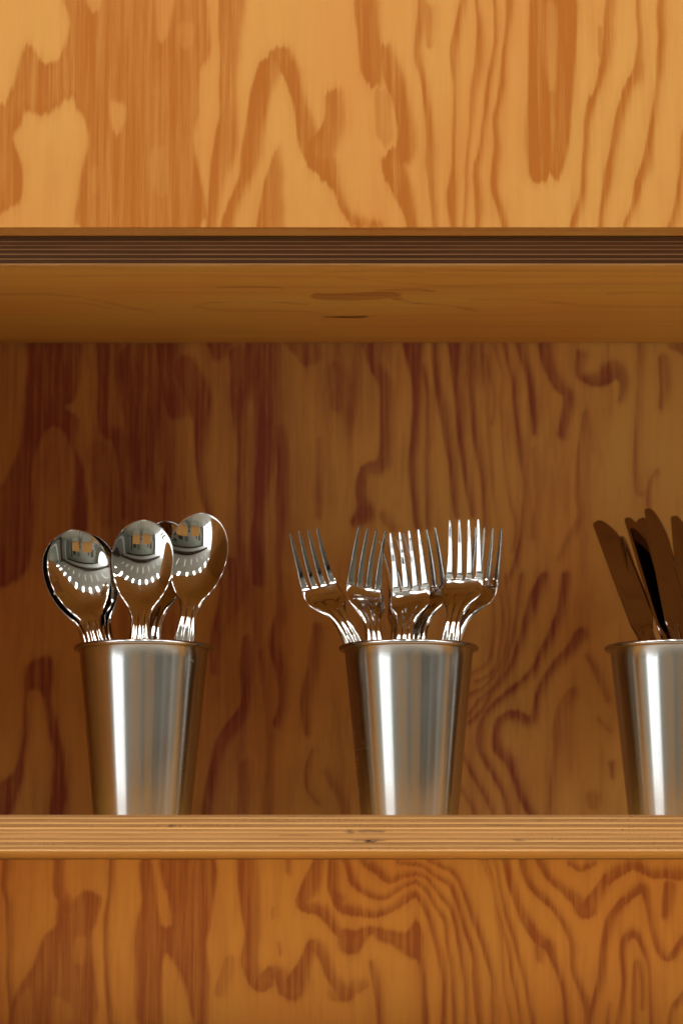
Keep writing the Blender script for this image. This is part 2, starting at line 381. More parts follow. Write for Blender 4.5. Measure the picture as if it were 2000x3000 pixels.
def nd(nodes, t, **kw):
    n = nodes.new(t)
    for k, v in kw.items(): setattr(n, k, v)
    return n

def math_n(nodes, links, op, a, b=None, c=None, clamp=False):
    n = nodes.new('ShaderNodeMath'); n.operation = op; n.use_clamp = clamp
    for i, v in enumerate((a, b, c)):
        if v is None: continue
        if isinstance(v, (int, float)): n.inputs[i].default_value = v
        else: links.new(v, n.inputs[i])
    return n.outputs[0]

def noise(nodes, links, scale_vec, scale=1.0, detail=2.0, rough=0.5, loc=(0, 0, 0)):
    tc = nodes.new('ShaderNodeTexCoord'); mp = nodes.new('ShaderNodeMapping')
    mp.inputs['Scale'].default_value = scale_vec; mp.inputs['Location'].default_value = loc
    links.new(tc.outputs['Object'], mp.inputs['Vector'])
    n = nodes.new('ShaderNodeTexNoise')
    n.inputs['Scale'].default_value = scale; n.inputs['Detail'].default_value = detail
    n.inputs['Roughness'].default_value = rough
    links.new(mp.outputs[0], n.inputs['Vector'])
    return n.outputs['Fac']

def mix_rgb(nodes, links, fac, a, b, blend='MIX'):
    n = nodes.new('ShaderNodeMix'); n.data_type = 'RGBA'; n.blend_type = blend; n.clamp_factor = True
    for s, v in ((n.inputs[0], fac), (n.inputs[6], a), (n.inputs[7], b)):
        if isinstance(v, (tuple, float, int)): s.default_value = v if not isinstance(v, tuple) else (*v, 1)
        else: links.new(v, s)
    return n.outputs[2]

def wood_material(name, light, dark, along, rough=0.48, mottle=0.0, seed=0.0, lines=False):
    """along: object axis of the fibres, 'z' or 'x'."""
    m, nt, N, L, P = new_mat(name)
    at = nd(N, 'ShaderNodeAttribute', attribute_name='grain')
    fs = {'z': (1400, 300, 26), 'x': (26, 1400, 1400)}[along]
    ms = {'z': (260, 100, 9), 'x': (9, 260, 260)}[along]
    ls = {'z': (14, 10, 6), 'x': (5, 14, 14)}[along]
    fib = noise(N, L, fs, 1.0, 3.0, 0.6, (seed, seed, seed))
    mid = noise(N, L, ms, 1.0, 2.0, 0.5, (seed + 3, 1, 2))
    low = noise(N, L, ls, 1.0, 2.0, 0.5, (seed + 7, 5, 1))
    g = at.outputs['Fac']
    # fibres break up the late wood, and faint streaks run through the early wood
    f1 = math_n(N, L, 'SUBTRACT', fib, 0.5)
    m1 = math_n(N, L, 'SUBTRACT', mid, 0.5)
    amt = math_n(N, L, 'MULTIPLY_ADD', g, 0.75, 0.22)
    s = math_n(N, L, 'MULTIPLY', math_n(N, L, 'MULTIPLY_ADD', f1, 1.1, math_n(N, L, 'MULTIPLY', m1, 1.5)), amt)
    g2 = math_n(N, L, 'ADD', g, s, clamp=True)
    if lines:                                # fine growth lines along the board
        tc = N.new('ShaderNodeTexCoord'); mp = N.new('ShaderNodeMapping')
        mp.inputs['Scale'].default_value = (1.2, 60, 60)
        L.new(tc.outputs['Object'], mp.inputs['Vector'])
        w = N.new('ShaderNodeTexNoise'); w.inputs['Scale'].default_value = 1.6; w.inputs['Detail'].default_value = 4
        w.inputs['Roughness'].default_value = 0.65
        L.new(mp.outputs[0], w.inputs['Vector'])
        g2 = math_n(N, L, 'ADD', g2, math_n(N, L, 'MULTIPLY', math_n(N, L, 'SUBTRACT', w.outputs['Fac'], 0.5), 1.3), clamp=True)
    if mottle:                               # cloudy, stretched staining of the veneer
        mo = noise(N, L, (70, 50, 11), 1.0, 4.0, 0.6, (seed + 2, 3, seed))
        mo2 = noise(N, L, (170, 50, 22), 1.0, 3.0, 0.55, (seed + 8, 3, seed))
        mm = math_n(N, L, 'MULTIPLY', math_n(N, L, 'SUBTRACT', math_n(N, L, 'ADD', math_n(N, L, 'MULTIPLY', mo, 0.65), math_n(N, L, 'MULTIPLY', mo2, 0.35)), 0.47, clamp=True), mottle)
        g2 = math_n(N, L, 'ADD', g2, mm, clamp=True)
    lowc = math_n(N, L, 'MULTIPLY_ADD', math_n(N, L, 'SUBTRACT', low, 0.5), 2.2, 0.5, clamp=True)
    tint = mix_rgb(N, L, lowc, tuple(c * k for c, k in zip(light, (1.01, 0.91, 0.84))), tuple(c * k for c, k in zip(light, (1.02, 1.12, 1.10))))
    col = mix_rgb(N, L, g2, tint, dark)
    hole = math_n(N, L, 'MULTIPLY', math_n(N, L, 'SUBTRACT', g, 1.25, clamp=True), 2.2, clamp=True)
    col = mix_rgb(N, L, hole, col, (0.012, 0.010, 0.009))
    L.new(col, P.inputs['Base Color'])
    rg = math_n(N, L, 'MULTIPLY_ADD', fib, 0.14, rough - 0.07)
    L.new(rg, P.inputs['Roughness'])
    P.inputs['Specular IOR Level'].default_value = 0.2
    bp = N.new('ShaderNodeBump'); bp.inputs['Strength'].default_value = 0.25; bp.inputs['Distance'].default_value = 0.00015
    L.new(math_n(N, L, 'ADD', fib, math_n(N, L, 'MULTIPLY', g, -0.4)), bp.inputs['Height'])
    L.new(bp.outputs[0], P.inputs['Normal'])
    return m

EARLY = (0.530, 0.236, 0.054)
M_PANEL = wood_material('fir_veneer', EARLY, (0.360, 0.106, 0.009), 'z', mottle=0.8)
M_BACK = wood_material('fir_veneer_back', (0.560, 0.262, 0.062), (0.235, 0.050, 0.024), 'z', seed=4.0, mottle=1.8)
M_LOW = wood_material('fir_veneer_lower_back', (0.640, 0.262, 0.040), (0.340, 0.092, 0.014), 'z', seed=6.0, mottle=1.4)
M_UNDER = wood_material('fir_veneer_underside', (0.560, 0.270, 0.050), (0.285, 0.078, 0.018), 'x', seed=9.0, lines=True)

def ply_material(name, base, streak, rough, seed, fleck):
    m, nt, N, L, P = new_mat(name)
    at = nd(N, 'ShaderNodeAttribute', attribute_name='grain')
    info = N.new('ShaderNodeObjectInfo')
    a = noise(N, L, (18, 60, 2600), 1.0, 3.0, 0.6, (seed, 0, seed))
    b = noise(N, L, (900, 60, 500), 1.0, 3.0, 0.7, (0, seed, 0))
    c = noise(N, L, (7, 1, 120), 1.0, 2.0, 0.5, (seed, 4, 0))
    col = mix_rgb(N, L, math_n(N, L, 'MULTIPLY_ADD', math_n(N, L, 'SUBTRACT', a, 0.5), 3.2, 0.5, clamp=True), base, streak)
    if fleck:
        fl = math_n(N, L, 'MULTIPLY', math_n(N, L, 'SUBTRACT', b, 0.56, clamp=True), fleck, clamp=True)
        fl = math_n(N, L, 'MULTIPLY', fl, math_n(N, L, 'MULTIPLY', math_n(N, L, 'SUBTRACT', c, 0.42, clamp=True), 5.0, clamp=True))
        col = mix_rgb(N, L, fl, col, tuple(k * 0.42 for k in streak))
    tone = math_n(N, L, 'MULTIPLY_ADD', info.outputs['Random'], 0.42, 0.78)
    hsv = N.new('ShaderNodeHueSaturation'); L.new(col, hsv.inputs['Color']); L.new(tone, hsv.inputs['Value'])
    col = mix_rgb(N, L, at.outputs['Fac'], hsv.outputs[0], (0.030, 0.014, 0.010))
    L.new(col, P.inputs['Base Color'])
    P.inputs['Roughness'].default_value = rough
    P.inputs['Specular IOR Level'].default_value = 0.3
    bp = N.new('ShaderNodeBump'); bp.inputs['Strength'].default_value = 0.4; bp.inputs['Distance'].default_value = 0.0002
    L.new(math_n(N, L, 'ADD', a, b), bp.inputs['Height']); L.new(bp.outputs[0], P.inputs['Normal'])
    return m

M_PLY_END = ply_material('ply_end_grain', (0.42, 0.205, 0.065), (0.29, 0.115, 0.028), 0.6, 2.0, 12.0)
M_PLY_LONG = ply_material('ply_long_grain', (0.60, 0.34, 0.125), (0.47, 0.23, 0.065), 0.5, 5.0, 0.0)
M_PLY_END_DARK = ply_material('dark_ply_end_grain', (0.155, 0.062, 0.022), (0.085, 0.034, 0.013), 0.6, 2.0, 0.0)  # darker set of ply colours, used on the upper shelf edge
M_PLY_LONG_DARK = ply_material('dark_ply_long_grain', (0.44, 0.22, 0.085), (0.32, 0.14, 0.045), 0.5, 5.0, 0.0)

def steel_material(name, rough, aniso, color, brushed):
    m, nt, N, L, P = new_mat(name)
    P.inputs['Metallic'].default_value = 1.0
    P.inputs['Base Color'].default_value = (*color, 1)
    P.inputs['Roughness'].default_value = rough
    if brushed:
        P.inputs['Anisotropic'].default_value = aniso
        P.inputs['Anisotropic Rotation'].default_value = 0.25
        tg = nd(N, 'ShaderNodeTangent', direction_type='RADIAL', axis='Z')
        L.new(tg.outputs[0], P.inputs['Tangent'])
        n1 = noise(N, L, (8, 8, 2600), 1.0, 2.0, 0.6)          # fine turning lines round the wall
        n2 = noise(N, L, (30, 30, 14), 1.0, 3.0, 0.6)
        rr = math_n(N, L, 'ADD', math_n(N, L, 'MULTIPLY', math_n(N, L, 'SUBTRACT', n1, 0.5), 0.03),
                    math_n(N, L, 'MULTIPLY_ADD', math_n(N, L, 'SUBTRACT', n2, 0.5), 0.12, rough))
        L.new(rr, P.inputs['Roughness'])
        bp = N.new('ShaderNodeBump'); bp.inputs['Strength'].default_value = 0.04; bp.inputs['Distance'].default_value = 0.00001
        L.new(n1, bp.inputs['Height']); L.new(bp.outputs[0], P.inputs['Normal'])
    else:
        n2 = noise(N, L, (60, 60, 60), 1.0, 3.0, 0.6)
        rr = math_n(N, L, 'MULTIPLY_ADD', math_n(N, L, 'SUBTRACT', n2, 0.48, clamp=True), 0.30, rough)
        L.new(rr, P.inputs['Roughness'])
    return m

M_BRUSHED = steel_material('brushed_steel', 0.25, 0.85, (0.43, 0.425, 0.41), True)
M_RIM = steel_material('polished_rim_steel', 0.16, 0.0, (0.36, 0.335, 0.31), False)
M_POLISH = steel_material('polished_cutlery_steel', 0.035, 0.0, (0.52, 0.50, 0.47), False)
M_KNIFE = steel_material('darker_knife_steel', 0.05, 0.0, (0.27, 0.21, 0.20), False)

def plain(name, c1, c2, rough, scale=6.0, spec=0.5):
    m, nt, N, L, P = new_mat(name)
    f = noise(N, L, (scale, scale, scale), 1.0, 4.0, 0.6)
    L.new(mix_rgb(N, L, f, c1, c2), P.inputs['Base Color'])
    P.inputs['Roughness'].default_value = rough
    P.inputs['Specular IOR Level'].default_value = spec
    return m

# ------------------------------------------------------------------ the plywood shelf unit
DEP = 0.249
DEP_LOW = 0.120
XW = 0.46
XL = -0.300
unit = empty('shelf_unit', (0, 0, 0), 'orange fir plywood shelf unit with layered edges holding three steel cups', 'shelf')
up = veneer_panel('upper_panel', -XW, XW, 0.3664, 0.62, -0.022, 0.022, GRAIN['TOP'], M_PANEL, unit,
                  soft=0.0026, ragged=0.0032, zone=(-0.225, 0.225, 0.3, 0.53), res=0.0009)
up['label'] = 'pale honey plywood panel with broad orange grain figure'
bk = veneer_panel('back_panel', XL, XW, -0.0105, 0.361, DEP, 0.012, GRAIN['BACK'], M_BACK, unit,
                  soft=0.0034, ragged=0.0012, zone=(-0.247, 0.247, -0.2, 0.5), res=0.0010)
lb = veneer_panel('lower_back_panel', XL, XW, -0.1408, -0.0228, DEP_LOW, 0.012, GRAIN['LOW'], M_LOW, unit,
                  soft=0.0028, ragged=0.0010, zone=(-0.240, 0.240, -0.142, 0.0), res=0.0010)
upper = veneer_panel('upper_shelf', XL, XW, 0.0102, DEP - 0.0022, 0.3486, 0.0220, GRAIN['UNDER'], M_UNDER, unit,
                     soft=0.0014, ragged=0.004, res=0.0011, face='under')
lower = veneer_panel('lower_shelf', XL, XW, 0.0062, DEP - 0.0005, -0.0224, 0.0222, [], M_UNDER, unit,
                     soft=0.0014, ragged=0.004, res=0.003, face='under')

# unseen board added at the left to keep window light off the back panel
sd = box_obj('side_shade_board', (XL - 0.022, 0.0, -0.1408), (XL - 0.0005, DEP + 0.012, 0.3658), M_BACK, unit, 0.0008)

def ply_strips(board, z0, z1, mats, y0=0.0, rows=None, thin=0.00095, n_thick=8, knots=None):
    n = 2 * n_thick - 1
    thick = (z1 - z0 - thin * (n_thick - 1)) / n_thick
    z = z0; wk = np.random.RandomState(int(abs(z1) * 1e4) + 11).uniform(0.80, 1.20, n_thick); wk *= n_thick / wk.sum()
    rs = np.random.RandomState(int(abs(z0) * 1e4) + 3)
    for i in range(n):
        t = thick * wk[i // 2] if i % 2 == 0 else thin
        proud = 0.0 if i % 2 == 0 else -0.00018
        proud += rs.uniform(-0.00005, 0.00005)
        za, zb = z, z + t
        nx = 360; nz = 4 if knots and i % 2 == 0 else 2
        xs = np.linspace(XL, XW, nx)
        zs = np.linspace(za, zb, nz)
        X, Z = np.meshgrid(xs, zs)
        wob = 0.00030 * vnoise(X * 22 + i * 7, Z * 0 + i * 3.1) + 0.00014 * vnoise(X * 140 + i * 3, Z * 0 + i * 1.7)
        Zw = Z + wob * ((Z - za) > 1e-9) * ((zb - Z) > 1e-9)
        g = np.zeros(X.shape)
        if knots:
            for kx, kz, rx, rz, s in knots:
                r = ((X - kx) / rx) ** 2 + ((Z - kz) / rz) ** 2
                g = np.maximum(g, s * np.clip(1.3 - r + 1.6 * vnoise(X / 0.0018 + 5, Z / 0.0008), 0, 1))
        cnt = nx * nz
        Y = np.full(cnt, proud + y0)
        co = np.stack([X.ravel(), Y, Zw.ravel()], 1).tolist()
        co += [(XL, y0 + 0.0060, za), (XW, y0 + 0.0060, za), (XW, y0 + 0.0060, zb), (XL, y0 + 0.0060, zb)]
        fc = [(j * nx + k, j * nx + k + 1, (j + 1) * nx + k + 1, (j + 1) * nx + k) for j in range(nz - 1) for k in range(nx - 1)]
        fc.append(list(range(nx - 1, -1, -1)) + [cnt, cnt + 1])
        fc.append(list(range(cnt - nx, cnt)) + [cnt + 2, cnt + 3])
        me = bpy.data.meshes.new('ply'); me.from_pydata(co, [], fc)
        at = me.attributes.new('grain', 'FLOAT', 'POINT')
        at.data.foreach_set('value', np.concatenate([g.ravel(), np.zeros(4)]).astype(np.float32))
        me.update()
        link_mesh('ply', me, mats[i % 2], board)
        z = zb

ply_strips(lower, -0.0213, -0.0001, (M_PLY_END, M_PLY_LONG),
           knots=[(0.0150, -0.0102, 0.0070, 0.0009, 0.55), (0.0235, -0.0102, 0.0030, 0.0008, 0.6), (0.0055, -0.0102, 0.0036, 0.0011, 0.7),
                  (0.0170, -0.0158, 0.0120, 0.0005, 0.6), (0.0180, -0.0158, 0.0042, 0.0010, 1.1),
                  (-0.1040, -0.0066, 0.0016, 0.0010, 0.8), (0.1100, -0.0155, 0.0042, 0.0005, 0.6), (0.122, -0.0035, 0.004, 0.0005, 0.4),
                  (0.100, -0.0065, 0.012, 0.0006, 0.35), (-0.030, -0.0125, 0.010, 0.0005, 0.4)])
box_obj('ply', (XL, 0.0036, 0.34852), (XW, 0.0099, 0.34940), M_PLY_LONG, upper, 0.0004)  # pale strip: light caught on the lower arris is put into its colour
box_obj('ply', (XL, -0.0005, -0.02236), (XW, 0.0059, -0.02140), M_PLY_LONG, lower, 0.0004)
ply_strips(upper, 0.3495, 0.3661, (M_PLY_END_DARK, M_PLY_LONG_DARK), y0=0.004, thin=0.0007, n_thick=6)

# ------------------------------------------------------------------ brushed steel cups
def lathe(name, prof, mat, parent, seg=96, smooth=True):
    vs, fc = [], []
    n = len(prof)
    for r, z in prof:
        for k in range(seg):
            a = 2 * math.pi * k / seg
            vs.append((r * math.cos(a), r * math.sin(a), z))
    for i in range(n - 1):
        for k in range(seg):
            k2 = (k + 1) % seg
            fc.append((i * seg + k, i * seg + k2, (i + 1) * seg + k2, (i + 1) * seg + k))
    me = bpy.data.meshes.new(name); me.from_pydata(vs, [], fc); me.update()
    return link_mesh(name, me, mat, parent, smooth)

CUP_Y = 0.115
SC = 1.010
def make_cup():
    root = empty('steel_cup', (0, 0, 0), 'x', 'cup', 'brushed steel cups on the shelf')
    H = 0.1138
    outer = [(0.0001, 0.0022), (0.020, 0.0020), (0.0290, 0.0008), (0.0302, 0.0003), (0.0309, 0.0005), (0.03128, 0.0013), (0.0313, 0.0020)]
    for i in range(1, 13):
        t = i / 12
        outer.append((0.0313 + (0.0419 - 0.0313) * t, 0.0020 + (H - 0.0030) * t))
    inner = [(0.0412 - (0.0412 - 0.0306) * (i / 8), H - 0.001 - (H - 0.0045) * (i / 8)) for i in range(9)] + [(0.0001, 0.0034)]
    lathe('body', outer + [(0.0425, H - 0.0004)], M_BRUSHED, root)
    lathe('lining', inner, M_BRUSHED, root)
    bead = [(0.04375 + 0.00185 * math.cos(a), H + 0.0001 + 0.00175 * math.sin(a)) for a in [2 * math.pi * k / 16 for k in range(17)]]
    lathe('rim', bead, M_RIM, root, 128)
    return root

def copy_tree(o, parent=None):
    c = o.copy(); COL.objects.link(c); c.parent = parent
    for ch in list(o.children): copy_tree(ch, c)
    return c

cup = make_cup()
cups = [cup, copy_tree(cup), copy_tree(cup)]
for c, x, rz, lab in zip(cups, (-0.1302, 0.0443, 0.2193), (0.0, 2.1, 4.0),
                     ('tapered brushed steel cup filled with spoons', 'tapered brushed steel cup filled with forks',
                      'tapered brushed steel cup filled with knives, cut by the photo edge')):
    c.location = (x, CUP_Y, 0.0002); c.scale = (SC, SC, SC); c.rotation_euler = (0, 0, rz); c['label'] = lab

# ------------------------------------------------------------------ cutlery
def pchip(xs, ys):
    xs = np.array(xs, float); ys = np.array(ys, float)
    h = np.diff(xs); d = np.diff(ys) / h
    m = np.zeros(len(xs))
    for i in range(1, len(xs) - 1):
        if d[i - 1] * d[i] > 0:
            w1 = 2 * h[i] + h[i - 1]; w2 = h[i] + 2 * h[i - 1]
            m[i] = (w1 + w2) / (w1 / d[i - 1] + w2 / d[i])
    m[0] = d[0]; m[-1] = d[-1]
    def f(x):
        x = np.asarray(x, float); i = np.clip(np.searchsorted(xs, x) - 1, 0, len(xs) - 2)
        t = (x - xs[i]) / h[i]
        return ((2 * t ** 3 - 3 * t ** 2 + 1) * ys[i] + (t ** 3 - 2 * t ** 2 + t) * h[i] * m[i]
                + (-2 * t ** 3 + 3 * t ** 2) * ys[i + 1] + (t ** 3 - t ** 2) * h[i] * m[i + 1])
    return f

def natural_spline(xs, ys):
    """C2 cubic spline, so that polished surfaces reflect without kinks."""
    xs = np.array(xs, float); ys = np.array(ys, float); n = len(xs); h = np.diff(xs)
    A = np.eye(n); r = np.zeros(n)
    for i in range(1, n - 1):
        A[i, i - 1] = h[i - 1]; A[i, i] = 2 * (h[i - 1] + h[i]); A[i, i + 1] = h[i]
        r[i] = 6 * ((ys[i + 1] - ys[i]) / h[i] - (ys[i] - ys[i - 1]) / h[i - 1])
    M = np.linalg.solve(A, r)
    def f(x):
        x = np.asarray(x, float); i = np.clip(np.searchsorted(xs, x) - 1, 0, n - 2)
        a = (xs[i + 1] - x) / h[i]; b = (x - xs[i]) / h[i]
        return a * ys[i] + b * ys[i + 1] + ((a ** 3 - a) * M[i] + (b ** 3 - b) * M[i + 1]) * h[i] ** 2 / 6
    return f

LEN = {'spoon': 0.188, 'fork': 0.188, 'knife': 0.206}
def sheet(name, ts, left, right, cy, dish, th, flute, mat, parent, nu=24, p=6.0, cap='both', bevel=None):
    """closed shell swept along the piece: ts = distances from the tip (mm); callables give mm. Front faces -y."""
    th_u = np.linspace(-math.pi / 2, math.pi / 2, nu + 1)
    u = np.sin(th_u)
    E = np.sqrt(np.clip(1 - np.abs(u) ** p, 0, 1))
    F = np.abs(np.cos(1.5 * math.pi * u)) * np.clip((1 - np.abs(u)) * 12, 0, 1)
    vs, fc = [], []
    n = 2 * nu
    ln = LEN[parent.name.split('.')[0]]
    for t in ts:
        l, r = float(left(t)), float(right(t)); c = (l + r) / 2; hw = max((r - l) / 2, 0.01)
        y0 = float(cy(t)); D = float(dish(t)); T = float(th(t)); fl = float(flute(t))
        for k in range(nu + 1):
            y = y0 + D * (1 - abs(u[k]) ** 2.0) - T / 2 * E[k] - fl * F[k]
            if bevel: y += T * bevel(t) * max(0.0, u[k] - 0.80) / 0.20
            vs.append(((c + hw * u[k]) * 1e-3, y * 1e-3, ln - t * 1e-3))
        for k in range(nu - 1, 0, -1):
            y = y0 + D * (1 - abs(u[k]) ** 2.0) + T / 2 * E[k]
            vs.append(((c + hw * u[k]) * 1e-3, y * 1e-3, ln - t * 1e-3))
    for i in range(len(ts) - 1):
        for k in range(n):
            k2 = (k + 1) % n
            fc.append((i * n + k, (i + 1) * n + k, (i + 1) * n + k2, i * n + k2))
    if cap in ('both', 'tip'):
        fc.append(tuple(range(n)))
    if cap in ('both', 'end'):
        last = (len(ts) - 1) * n
        fc.append(tuple(last + k for k in range(n - 1, -1, -1)))
    me = bpy.data.meshes.new(name); me.from_pydata(vs, [], fc); me.update()
    o = link_mesh(name, me, mat, parent, True)
    return o

const = lambda v: (lambda t: v)
def span(a, b, n): return list(np.linspace(a, b, n))

def make_spoon(label):
    root = empty('spoon', (0, 0, 0), label, 'spoon', 'polished spoons in the left cup')
    top = lambda t: 20.6 * math.sqrt(max(0.0, 1 - ((27 - t) / 27.0) ** 2.1)) if t < 27 else None
    tail = natural_spline([20, 27, 34, 40, 46, 52, 57, 61, 65, 70, 84, 100, 140, 172, 182, 188], [19.9, 20.6, 20.1, 19.0, 17.0, 14.2, 11.3, 9.0, 7.3, 6.3, 6.8, 6.9, 6.9, 6.9, 5.6, 1.0])
    hw = lambda t: top(t) if t < 27 else float(tail(t))
    cy = natural_spline([0, 15, 30, 45, 56, 66, 77, 88, 102, 135, 165, 188], [-1.0, 0.2, 1.0, 1.4, 0.8, -1.2, -4.2, -5.8, -6.0, -4.0, -1.8, 0.0])
    fade = lambda t: 1.0 if t < 50 else (0.0 if t > 68 else 0.5 + 0.5 * math.cos(math.pi * (t - 50) / 18))
    dish = lambda t: 7.4 * (hw(t) / 20.6) ** 1.75 * fade(t)
    th = pchip([0, 3, 40, 62, 75, 120, 190], [1.1, 1.5, 1.6, 2.3, 3.0, 2.6, 2.0])
    sm = lambda v: v * v * (3 - 2 * v)
    fl = lambda t: 1.2 * sm(min(1, max(0, (t - 55) / 19)))
    ts = [27 * (1 - math.cos(a)) for a in np.linspace(0.012, math.pi / 2, 34)] + span(27.8, 64, 46)
    sheet('bowl', ts, lambda t: -hw(t), hw, cy, dish, th, fl, M_POLISH, root, nu=44, cap='tip')
    sheet('handle', span(64, 92, 30) + span(94, 187.6, 26), lambda t: -hw(t), hw, cy, dish, th, fl, M_POLISH, root, nu=44, cap='end')
    return root

def make_fork(label):
    root = empty('fork', (0, 0, 0), label, 'fork', 'polished forks in the middle cup')
    cy = natural_spline([0, 13, 26, 37, 45, 53, 63, 74, 86, 102, 135, 165, 188], [-4.2, 1.0, 5.2, 7.2, 6.4, 3.4, -0.6, -4.0, -5.8, -6.0, -4.0, -1.8, 0.0])
    hw = natural_spline([38, 46, 52, 57, 62, 68, 84, 100, 140, 172, 182, 188], [13.4, 13.9, 13.0, 10.3, 7.7, 6.3, 6.7, 6.9, 6.9, 6.9, 5.6, 1.0])
    dish = lambda t: 0.9 * (1 - min(1, max(0, (t - 45) / 14.0)))
    th = pchip([0, 10, 38, 45, 62, 75, 120, 190], [0.9, 1.5, 2.0, 1.9, 2.3, 3.0, 2.6, 2.0])
    sm = lambda v: v * v * (3 - 2 * v)
    fl = lambda t: 1.2 * sm(min(1, max(0, (t - 47) / 20)))
    sheet('head', span(38, 63, 34), lambda t: -hw(t), hw, cy, dish, th, fl, M_POLISH, root, nu=44, cap='tip')
    sheet('handle', span(63, 92, 30) + span(94, 187.6, 26), lambda t: -hw(t), hw, cy, dish, th, fl, M_POLISH, root, nu=44, cap='end')
    tw = pchip([0, 1.0, 6, 18, 31, 34.5, 36.2, 37.6, 38.2], [0.34, 0.62, 1.05, 1.60, 2.0, 2.1, 2.4, 3.0, 3.33])
    for k in range(4):
        cx = (k - 1.5) * 6.65
        # the outer side of an outer tine runs straight on into the side of the head
        def le(t, k=k, cx=cx): return cx - (float(tw(t)) if k else min(3.38, float(tw(t)) + (0 if t < 22 else (t - 22) / 16.2 * 1.0)))
        def ri(t, k=k, cx=cx): return cx + (float(tw(t)) if k < 3 else min(3.38, float(tw(t)) + (0 if t < 22 else (t - 22) / 16.2 * 1.0)))
        dsh = lambda t, k=k: 0.0
        off = 0.9 * (1 - ((k - 1.5) * 0.5) ** 2)
        cyk = lambda t, off=off: float(cy(t)) + off * min(1, max(0, (t - 5) / 31))
        sheet('tine', [0.0, 0.5] + span(1.2, 33, 24) + span(33.8, 38.2, 9), le, ri, cyk, dsh, th, const(0), M_POLISH, root, nu=16, p=12.0)
    return root

def make_knife(label):
    root = empty('knife', (0, 0, 0), label, 'knife', 'polished knives in the right cup')
    ri = pchip([0, 0.6, 2, 5, 12, 24, 44, 66, 84, 92, 97, 103, 130, 176, 200, 206], [0.3, 1.6, 3.2, 5.4, 8.5, 11.4, 12.8, 13.1, 12.7, 11.2, 9.4, 8.6, 8.0, 6.6, 5.6, 4])
    le = pchip([0, 0.5, 1.6, 4, 40, 92, 97, 103, 130, 176, 200, 206], [-0.2, -2.6, -4.3, -4.9, -4.9, -4.7, -4.0, -3.4, -3.4, -3.8, -3.0, -1])
    th = pchip([0, 4, 80, 92, 100, 125, 214], [0.7, 1.1, 1.5, 1.7, 3.0, 5.5, 5.0])
    fl = lambda t: 0.9 * (lambda v: v * v * (3 - 2 * v))(min(1, max(0, (t - 88) / 14)))
    cyf = natural_spline([0, 40, 80, 140, 205], [-0.5, 0.1, 0.3, 0.1, 0])
    sheet('blade', [27 * (1 - math.cos(a)) / 2 for a in np.linspace(0.03, math.pi, 26)] + span(28.5, 92, 26), le, ri, cyf, const(0.0), th, fl, M_KNIFE, root, nu=36, p=9.0, cap='tip', bevel=lambda t: 0.55 * min(1, t / 10) * min(1, max(0, (88 - t) / 8)))
    sheet('handle', span(92, 106, 14) + span(109, 205.5, 16), le, ri, cyf, const(0.0), th, fl, M_KNIFE, root, nu=36, p=9.0, cap='end')
    return root

def place(o, tip, lean_x, lean_y, spin, cupx, label):
    """tip in mm; lean_x / lean_y tilt the top to the right / to the back; spin turns it about its own length."""
    d = Vector((math.sin(R(lean_x)), math.sin(R(lean_y)), 0)); d.z = math.sqrt(max(0, 1 - d.x ** 2 - d.y ** 2))
    z = d.normalized()
    y = (Vector((0, 1, 0)) - z * z.y).normalized(); x = y.cross(z).normalized(); y = z.cross(x)
    rot = Matrix((x, y, z)).transposed().to_4x4() @ Matrix.Rotation(R(spin), 4, 'Z')
    kind = o.name.split('.')[0]
    tipl = Vector((0, {'spoon': -0.001, 'fork': -0.0042, 'knife': 0.0}[kind], LEN[kind]))
    base = Vector(tip) * 1e-3 - (rot @ (tipl * SC))
    o.matrix_world = Matrix.Translation(base) @ rot @ Matrix.Scale(SC, 4)
    o['label'] = label
    rim = base + z * ((0.112 - base.z) / z.z)
    print('%-7s base z %.1f  r_base %.1f (<29)  rim offset (%.1f, %.1f) r %.1f (<38)' % (o.name, base.z * 1e3,
          math.hypot(base.x - cupx, base.y - CUP_Y) * 1e3, (rim.x - cupx) * 1e3, (rim.y - CUP_Y) * 1e3, math.hypot(rim.x - cupx, rim.y - CUP_Y) * 1e3))

CX = (-0.1302, 0.0443, 0.2193)
SPOONS = [
    ((-181.3, 138, 197.6), -13.0, 12.0, 12, 'front spoon leaning far left in the left cup, bowl facing forward'),
    ((-185.1, 144, 195.8), -13.3, 12.0, 20, 'spoon nested behind the far left spoon, only its left edge showing'),
    ((-178.3, 151, 196.1), -16.0, 12.0, -12, 'dark spoon behind the far left spoon, showing at its right side'),
    ((-132.6, 138, 204.4), 0.4, 12.0, 0, 'upright middle spoon of the left cup, bowl facing forward'),
    ((-119.5, 156, 206.2), 3.5, 13, -20, 'dark spoon half hidden between the middle and the tallest spoon'),
    ((-94.0, 141, 209.6), 5.3, 12.0, -13, 'tallest spoon, leaning right in the left cup'),
]
FORKS = [
    ((-25.6, 140, 197.8), -22.0, 13, 23, 'fork leaning far left over the rim of the middle cup'),
    ((20.6, 142, 199.4), -0.5, 13, 28, 'second fork from the left, dark, turned to the right'),
    ((42.1, 138, 196.9), 0.5, 13.5, -22, 'front centre fork with bright tines in the middle cup'),
    ((33.4, 156, 195.7), -3.0, 14, -38, 'fork behind the front centre fork, leaning left, tines crossing others'),
    ((54.4, 154, 200.1), 2.0, 14, -32, 'dark fork between the front centre fork and the tallest fork'),
    ((82.3, 140, 205.1), 6.5, 13, -22, 'tallest fork with bright tines, right of centre in the middle cup'),
    ((99.5, 156, 202.0), 17.0, 13, -34, 'rightmost fork, leaning right behind the tallest fork'),
]
